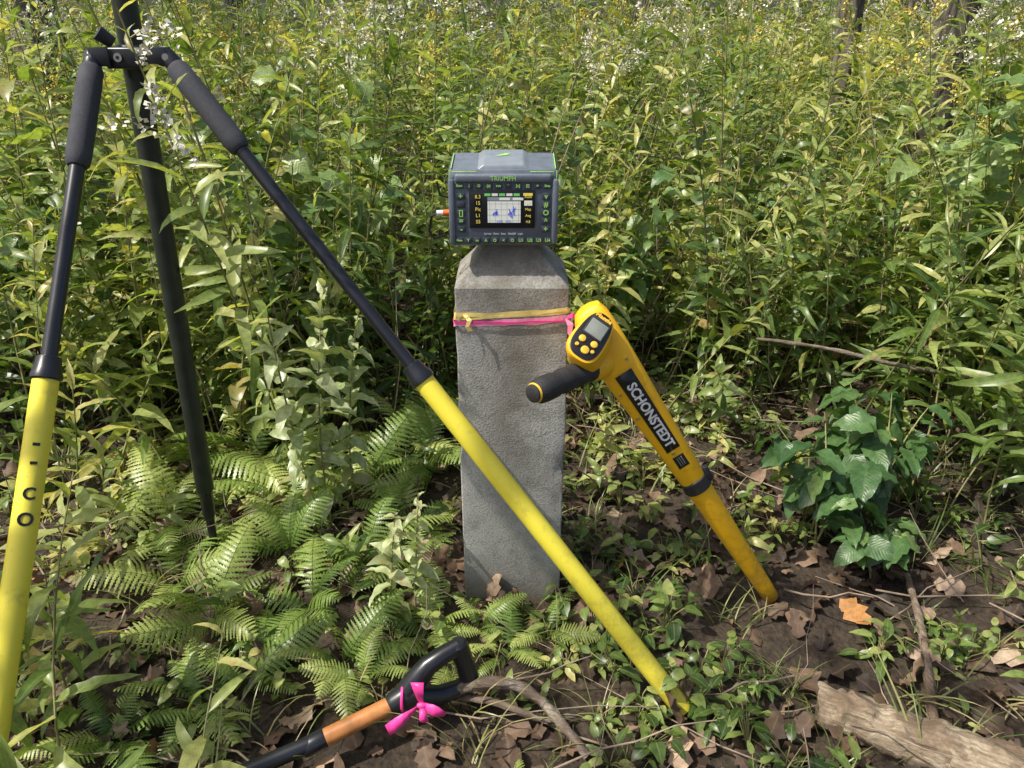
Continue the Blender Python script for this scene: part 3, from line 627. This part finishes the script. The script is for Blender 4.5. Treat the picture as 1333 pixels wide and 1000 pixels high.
# --- broad dark bush on the right
bu=Acc()
def bush(cx,cy,H,ns_,sp,Lf,Wf,tint):
    for s_ in range(ns_):
        az=rng.uniform(0,6.28); ex=rng.uniform(.3,1)*sp; top=np.array((cx+math.cos(az)*ex,cy+math.sin(az)*ex,H*rng.uniform(.6,1.05))); base=np.array((cx+rng.normal(0,.02),cy+rng.normal(0,.02),0))
        P=[tuple(base*(1-f)+top*f+np.array((0,0,.04*math.sin(f*3.1)))) for f in (0,.3,.6,.85,1)]
        V,Q,C=nptube(P,[.003,.0026,.002,.0016,.001],4); bu.add(V,Q,C,1)
        for k in range(8):
            f=.35+.65*k/7; pos=base*(1-f)+top*f+np.array((0,0,.04*math.sin(f*3.1))); a2=az+(-1)**k*rng.uniform(.5,1.5)
            z_=rng.uniform(.55,1.1); put(bu,leaf(Lf*z_,Wf*z_,rng.uniform(.4,1.3),rng.uniform(.05,.4),8,5,'ovate',.09,rng.normal(0,.3)),pos,rotm(a2,rng.uniform(-.6,.35),rng.normal(0,.4)),np.clip(tint+rng.normal(0,.18),0,1),rng.uniform(0,.3))
bush(.66,1.36,.26,10,.15,.085,.052,.45); bush(.80,1.42,.28,9,.15,.09,.055,.4); bush(.73,1.25,.14,5,.12,.07,.045,.5)
bush(1.45,2.15,.9,14,.35,.12,.08,.95); bush(-.62,2.3,.85,12,.35,.12,.085,.9); bush(1.0,2.7,.6,9,.3,.11,.07,.8); bush(-1.5,2.2,.7,9,.3,.11,.07,.8); bush(.35,2.3,.7,9,.3,.09,.06,.85)
bu.obj('broadleaf_bush',[M_dark,M_stem])
# --- seedlings / ground cover
gc=Acc()
def seedling(nl,Lf,Wf,H):
    a=Acc()
    for k in range(nl):
        az=rng.uniform(0,6.28); h=H*rng.uniform(.3,1); r_=rng.uniform(.005,.03); top=(math.cos(az)*r_,math.sin(az)*r_,h)
        V,Q,C=nptube([(0,0,0),(top[0]*.5,top[1]*.5,h*.7),top],.0011,3); a.add(V,Q,C,1)
        z_=rng.uniform(.6,1.1); put(a,leaf(Lf*z_,Wf*z_,rng.uniform(.3,1),.2,5,3,'ovate',.05),top,rotm(az+rng.normal(0,.4),rng.uniform(-.3,.4),rng.normal(0,.2)),np.clip(.38+rng.normal(0,.2),0,1),rng.uniform(0,.25))
    return a.pack()
sd_=[seedling(int(rng.integers(5,11)),rng.uniform(.024,.048),rng.uniform(.013,.025),rng.uniform(.03,.08)) for i in range(10)]
def clear(x,y): return (abs(x-PC[0])<.1 and abs(y-PC[1])<.1) or (-.20<x<.14 and .70<y<.90) or (.46<x<.9 and .55<y<.88 and abs((y-.872)+(x-.495)*.576)<.08) or (-.42<x<-.12 and .70<y<.88)
q=[]
while len(q)<640:
    x=rng.uniform(-1.2,1.5); y=rng.uniform(.45,2.3)
    if noise.noise(Vector((x*3,y*3,4)))<-.15+(.08 if x>.3 else 0): continue
    if clear(x,y): continue
    q.append((x,y))
scatter(gc,sd_,q,.6,1.15,.15,tj=.2); 
q=[(rng.uniform(.14,.42),rng.uniform(.82,1.1)) for _ in range(22)]; scatter(gc,sd_,q,.8,1.2,.15)
sm=[weed(rng.uniform(.14,.24),12,.05,.015,ns=5,shape='ovate',bare=.2,tint=.55,sr=.0014) for i in range(5)]
q=[]
while len(q)<36:
    x=rng.uniform(-.9,1.3); y=rng.uniform(.85,1.75)
    if clear(x,y) or (abs(x)<.16 and y<1.35): continue
    if .05<x<.6 and .8<y<1.2: continue
    q.append((x,y))
scatter(gc,sm,q,.6,1.1,.2,tj=.18)
gc.obj('ground_cover',[M_weed,M_stem])
# --- ferns
fe=Acc()
def frond(Lf):
    a=Acc(); n_=22; P=[]; side=rng.normal(0,.12)
    for i in range(n_+1):
        f=i/n_; an=R(66)-1.5*f; P.append((0,0,0) if i==0 else (side*Lf*f*f,P[-1][1]+math.cos(an)*Lf/n_,P[-1][2]+math.sin(an)*Lf/n_))
    V,Q,C=nptube(P,[.0013*(1-.7*i/n_) for i in range(n_+1)],3); a.add(V,Q,C,0)
    for i in range(4,n_+1):
        f=i/n_; pl_=Lf*.21*math.sin(math.pi*min(1,(1-f)*.80+.04))**.8*(1 if f>.3 else f/.3*.85)*rng.uniform(.85,1.1); an=R(66)-1.5*f
        for sd2 in (-1,1):
            y=np.array((sd2*.93,.42*math.cos(an),.42*math.sin(an)-.10+rng.normal(0,.10))); y/=np.linalg.norm(y); tang=np.array((0,math.cos(an),math.sin(an))); x=tang-y*tang.dot(y); x/=np.linalg.norm(x); z=np.cross(x,y)*sd2
            nz=7; sp_=Lf/n_*1.05; 
            V=[];C=[]
            for k in range(nz*2+1):
                g_=k/(nz*2); w_=sp_*.5*(1-g_)**.55*(1.0 if k%2 else .42)+.0005; c0=np.array(P[i])+y*pl_*g_-np.array((0,0,.3*pl_*g_*g_))
                off=y*(pl_*.05 if k%2 else 0)
                V+=[c0-x*w_+off+z*w_*.25,c0,c0+x*w_+off+z*w_*.25]; C+=[(.42+.35*f,0,g_,.05),(.42+.35*f,.5,g_,.05),(.42+.35*f,1,g_,.05)]
            Q=[(k*3+j,k*3+j+1,k*3+j+4,k*3+j+3) for k in range(nz*2) for j in (0,1)]
            a.add(np.array(V),np.array(Q),np.array(C,float),0)
    return a.pack()
fr_=[frond(rng.uniform(.20,.28)) for i in range(5)]
def fern(x,y,nf,sc,ti=0):
    ms=[];az=rng.uniform(0,6)
    for k in range(nf):
        az+=6.28/nf+rng.normal(0,.35); M_=Matrix.Rotation(az,3,'Z')@Matrix.Rotation(rng.normal(0,.25),3,'X')@Matrix.Rotation(rng.normal(0,.35),3,'Y'); ms.append(np.array(M_)*sc*rng.uniform(.6,1.15))
    ms=np.array(ms)
    for k,tm in enumerate(fr_):
        mm=ms[k::5]; fe.inst(tm,mm,np.tile((x,y,gh(x,y)),(len(mm),1)),rng.normal(ti,.18,len(mm)),np.abs(rng.normal(0,.14,len(mm))))
for x,y,k,sc in [(-.50,1.66,8,1.15),(-.36,1.52,8,1.05),(-.64,1.62,7,1.1),(-.28,1.68,7,1.1),(-.46,1.27,8,.9),(-.38,1.12,8,.85),(-.56,1.08,7,.8),(-.30,.98,7,.65),(-.45,.94,7,.7),(-.15,1.04,7,.6),(-.06,1.06,7,.5),(.06,1.04,6,.45),(-.42,.68,6,.5),(.20,.68,4,.4),(-.74,1.35,7,1.0),(-.3,1.27,7,.75),(-.80,1.6,7,1.15),(.95,1.7,5,.7),(-.62,.82,7,.65),(-.01,1.0,6,.5),(-.12,1.9,7,1.1),(-.75,1.85,6,1.2),(.03,.68,4,.40),(-.22,1.4,7,.8),(-.52,1.45,7,.95),(-.25,.94,6,.5),(-.35,.60,5,.5),(-.10,.96,5,.42),(-.2,1.25,7,.65),(-.15,.66,4,.38),(-.52,.90,6,.6),(-.66,1.18,6,.8),(-.2,1.6,7,.95)]:
    fern(x,y,k,sc,.03)
fe.obj('fern_patch',[M_fern])
# --- grass
gr=Acc()
def tuft(nb,Ls,Wd):
    a=Acc()
    for k in range(nb):
        put(a,leaf(Ls*rng.uniform(.5,1.1),Wd*rng.uniform(.7,1.2),rng.uniform(.6,2.4),.3,6,2,'blade'),(rng.normal(0,.012),rng.normal(0,.012),0),rotm(rng.uniform(0,6.28),rng.uniform(.6,1.4)),np.clip(rng.normal(.5,.25),0,1),rng.uniform(0,.4))
    return a.pack()
tf=[tuft(9,rng.uniform(.10,.22),.0032) for i in range(6)]
q=[(rng.uniform(-1.3,1.6),rng.uniform(.4,2.6)) for _ in range(400)]; q=[p_ for p_ in q if not(abs(p_[0])<.12 and 1.1<p_[1]<1.36)]
scatter(gr,tf,q,.6,1.3,.2,tj=.2); gr.obj('grass',[M_grass])
# --- leaf litter
li=Acc(); dl_=[leaf(rng.uniform(.045,.08),rng.uniform(.028,.05),rng.uniform(-.9,1.4),rng.uniform(-.4,.7),6,5,rng.choice(['ovate','lobed','lobed']),.18,rng.normal(0,.4)) for i in range(12)]
cnt=4600; ids=rng.integers(0,12,cnt); X=rng.uniform(-1.6,1.9,cnt); Y=rng.uniform(.3,3.0,cnt)
for k in range(12):
    ix=np.where(ids==k)[0]; mats=np.array([np.array(Matrix.Rotation(rng.uniform(0,6.28),3,'Z')@Matrix.Rotation(rng.normal(0,.5),3,'X')@Matrix.Rotation(rng.normal(0,.5),3,'Y'))*rng.uniform(.4,1.1) for _ in ix])
    locs=np.array([(X[i],Y[i],gh(X[i],Y[i])+rng.uniform(.001,.02)) for i in ix]); V,Q,C=dl_[k]; C=C.copy(); C[:,0]=.38
    li.inst((V,Q,C,np.zeros(len(Q),int)),mats,locs,rng.normal(0,.27,len(ix)),rng.uniform(0,.3,len(ix)))
li.obj('leaf_litter',[M_dead])
# --- twigs
tg=Acc()
for i in range(420):
    x=rng.uniform(-1.4,1.7); y=rng.uniform(.4,2.6); az=rng.uniform(0,6.28); ln=rng.uniform(.06,.35); r_=rng.uniform(.0008,.0028); z=gh(x,y)+rng.uniform(.004,.03); P=[]
    rise=rng.uniform(-.02,.12)
    for f in (0,.25,.5,.75,1): P.append((x+math.cos(az)*ln*f+rng.normal(0,.006),y+math.sin(az)*ln*f+rng.normal(0,.006),z+rise*f))
    V,Q,C=nptube(P,[r_*(1-.6*f) for f in (0,.25,.5,.75,1)],4); tg.add(V,Q,C,0)
for i in range(110):
    x=rng.uniform(-1.8,2.0); y=rng.uniform(1.6,3.0); az=rng.uniform(0,6.28); ln=rng.uniform(.4,1.2); P=[(x+math.cos(az)*ln*.35*f+rng.normal(0,.01),y+math.sin(az)*ln*.35*f,ln*f-.15*ln*f*f) for f in (0,.25,.5,.75,1)]
    V,Q,C=nptube(P,[.0022*(1-.6*f) for f in (0,.25,.5,.75,1)],4); tg.add(V,Q,C,0)
tg.obj('fallen_twigs',[M_twig])
def wob(pts,r0,r1,amp,name,mat,sides=14,sub=8,fr=60):
    P=[];pts=[Vector(q) for q in pts]; n_=(len(pts)-1)*sub
    for i in range(n_+1):
        f=i/sub; k=min(int(f),len(pts)-2); u=f-k; a=pts[max(k-1,0)];b=pts[k];c=pts[k+1];d_=pts[min(k+2,len(pts)-1)]
        q_=.5*((2*b)+(-a+c)*u+(2*a-5*b+4*c-d_)*u*u+(-a+3*b-3*c+d_)*u**3); P.append(q_)
    V,F=tube_geo(P,[r0+(r1-r0)*i/n_ for i in range(n_+1)],sides); V=[v+Vector((noise.noise(v*fr),noise.noise(v*fr+Vector((9,0,0))),noise.noise(v*fr+Vector((0,9,0)))))*amp for v in V]
    return mobj(name,V,F,mat,sharp=60)
wob([(-.125,.885,.02),(-.106,.878,.045),(-.032,.88,.068),(.029,.870,.058),(.0763,.829,.036),(.115,.79,.010)],.0110,.0065,.003,'fallen_branch',M_branch)
wob([(-.1,.89,.03),(-.02,.862,.04),(.05,.845,.025),(.10,.86,.015)],.0065,.003,.002,'fallen_branch',M_branch)
wob([(.79,1.20,.015),(.75,1.08,.03),(.71,.96,.022),(.665,.84,.012)],.006,.009,.003,'fallen_branch',M_branch2)
wob([(.61,1.75,.30),(.78,1.72,.285),(.95,1.70,.25),(1.2,1.66,.22)],.004,.007,.003,'fallen_branch',M_branch)
wob([(.495,.872,.024),(.53,.852,.026),(.60,.81,.028),(.72,.742,.030),(.95,.61,.028)],.032,.046,.012,'rotten_log',M_log,48,14,45)
# ------------------------------------------------------------------ trees
def tree(x,y,r0,H,crown,lean=(0,0),nleaf=5200,lo=.45):
    P=[Vector((x+lean[0]*f*H,y+lean[1]*f*H,-.1+H*f)) for f in np.linspace(0,1,12)]; rr=[r0*(1.35 if i==0 else 1.12 if i==1 else 1-.07*i) for i in range(12)]
    V,F=tube_geo(P,rr,18); V=[v+Vector((noise.noise(v*5),noise.noise(v*5+Vector((7,0,0))),0))*r0*.25 for v in V]
    tr=mobj('trunk',V,F,M_bark,sharp=60); parts=[tr]; tips=[]; LV=[];LF=[]
    for k in range(13):
        f=rng.uniform(lo,1); b=Vector((x+lean[0]*f*H,y+lean[1]*f*H,-.1+H*f)); az=rng.uniform(0,6.28); l_=crown*rng.uniform(.5,1.1)
        Q_=[b+Vector((math.cos(az)*l_*g_,math.sin(az)*l_*g_,l_*.5*g_+.15*math.sin(g_*4+k))) for g_ in (0,.35,.7,1)]; v_,f_=tube_geo(Q_,[r0*.35*(1-f*.4),r0*.22,r0*.12,r0*.04],8); o_=len(LV); LV+=v_; LF+=[tuple(i_+o_ for i_ in ff) for ff in f_]
        tips+=[(Q_[1]+Q_[2])/2,Q_[2],Q_[3],Q_[3]+Vector((rng.normal(0,.3),rng.normal(0,.3),.2))]
    parts.append(mobj('limbs',LV,LF,M_bark)); a=Acc(); lt=leaf(.11,.06,.6,.25,3,3,'ovate'); lt=(lt[0],lt[1],lt[2],np.zeros(len(lt[1]),int))
    cl_=np.array([tuple(q_) for q_ in tips]); id_=rng.integers(0,len(cl_),nleaf); off=rng.normal(0,1,(nleaf,3))*np.array([.32,.32,.22])*crown*.45; locs=cl_[id_]+off
    mats=np.array([rotm(rng.uniform(0,6.28),rng.uniform(-1,.8),rng.normal(0,.5))*rng.uniform(.7,1.3) for _ in range(nleaf)]); lt[2][:,0]=.5
    a.inst(lt,mats,locs,rng.normal(0,.22,nleaf),rng.uniform(0,.25,nleaf)); parts.append(a.obj('crown',[M_weed]))
    group('woodland_tree',(x,y,0),parts)
tree(-2.85,5.0,.17,6,1.7,(.01,.01),3000); tree(2.36,4.55,.13,6,1.5,(.02,0),3000); tree(2.15,5.3,.10,5.5,1.3,(-.02,.01),3000)
for x,y,r_,H,c in [(-6,9,.2,7,2.4),(-3.4,10.5,.16,6.5,2.2),(-.8,11,.18,7,2.4),(1.6,10.2,.14,6,2.1),(4.6,9.6,.2,7,2.4),(7.2,10,.18,7,2.5),(-8.5,11,.2,7,2.6)]: tree(x,y,r_,H,c,nleaf=2600)
tree(-3.1,.35,.05,4.6,1.8,(.04,0),330,.55)  # unseen tree added out of frame so its sparse crown dapples the sunlight
sc_=Acc(); lt=leaf(.13,.07,.6,.25,3,2,'ovate'); lt[2][:,0]=.6; nl=22000
X=rng.uniform(-13,13,nl); Yy=rng.uniform(10,13.5,nl); Z=np.abs(rng.normal(0,1.3,nl)); mats=np.array([rotm(rng.uniform(0,6.28),rng.uniform(-1,.8))*rng.uniform(.8,1.6) for _ in range(nl)])
sc_.inst((lt[0],lt[1],lt[2],np.zeros(len(lt[1]),int)),mats,np.stack([X,Yy,Z],1),rng.normal(0,.25,nl)); sc_.obj('shrub_screen',[M_weed])
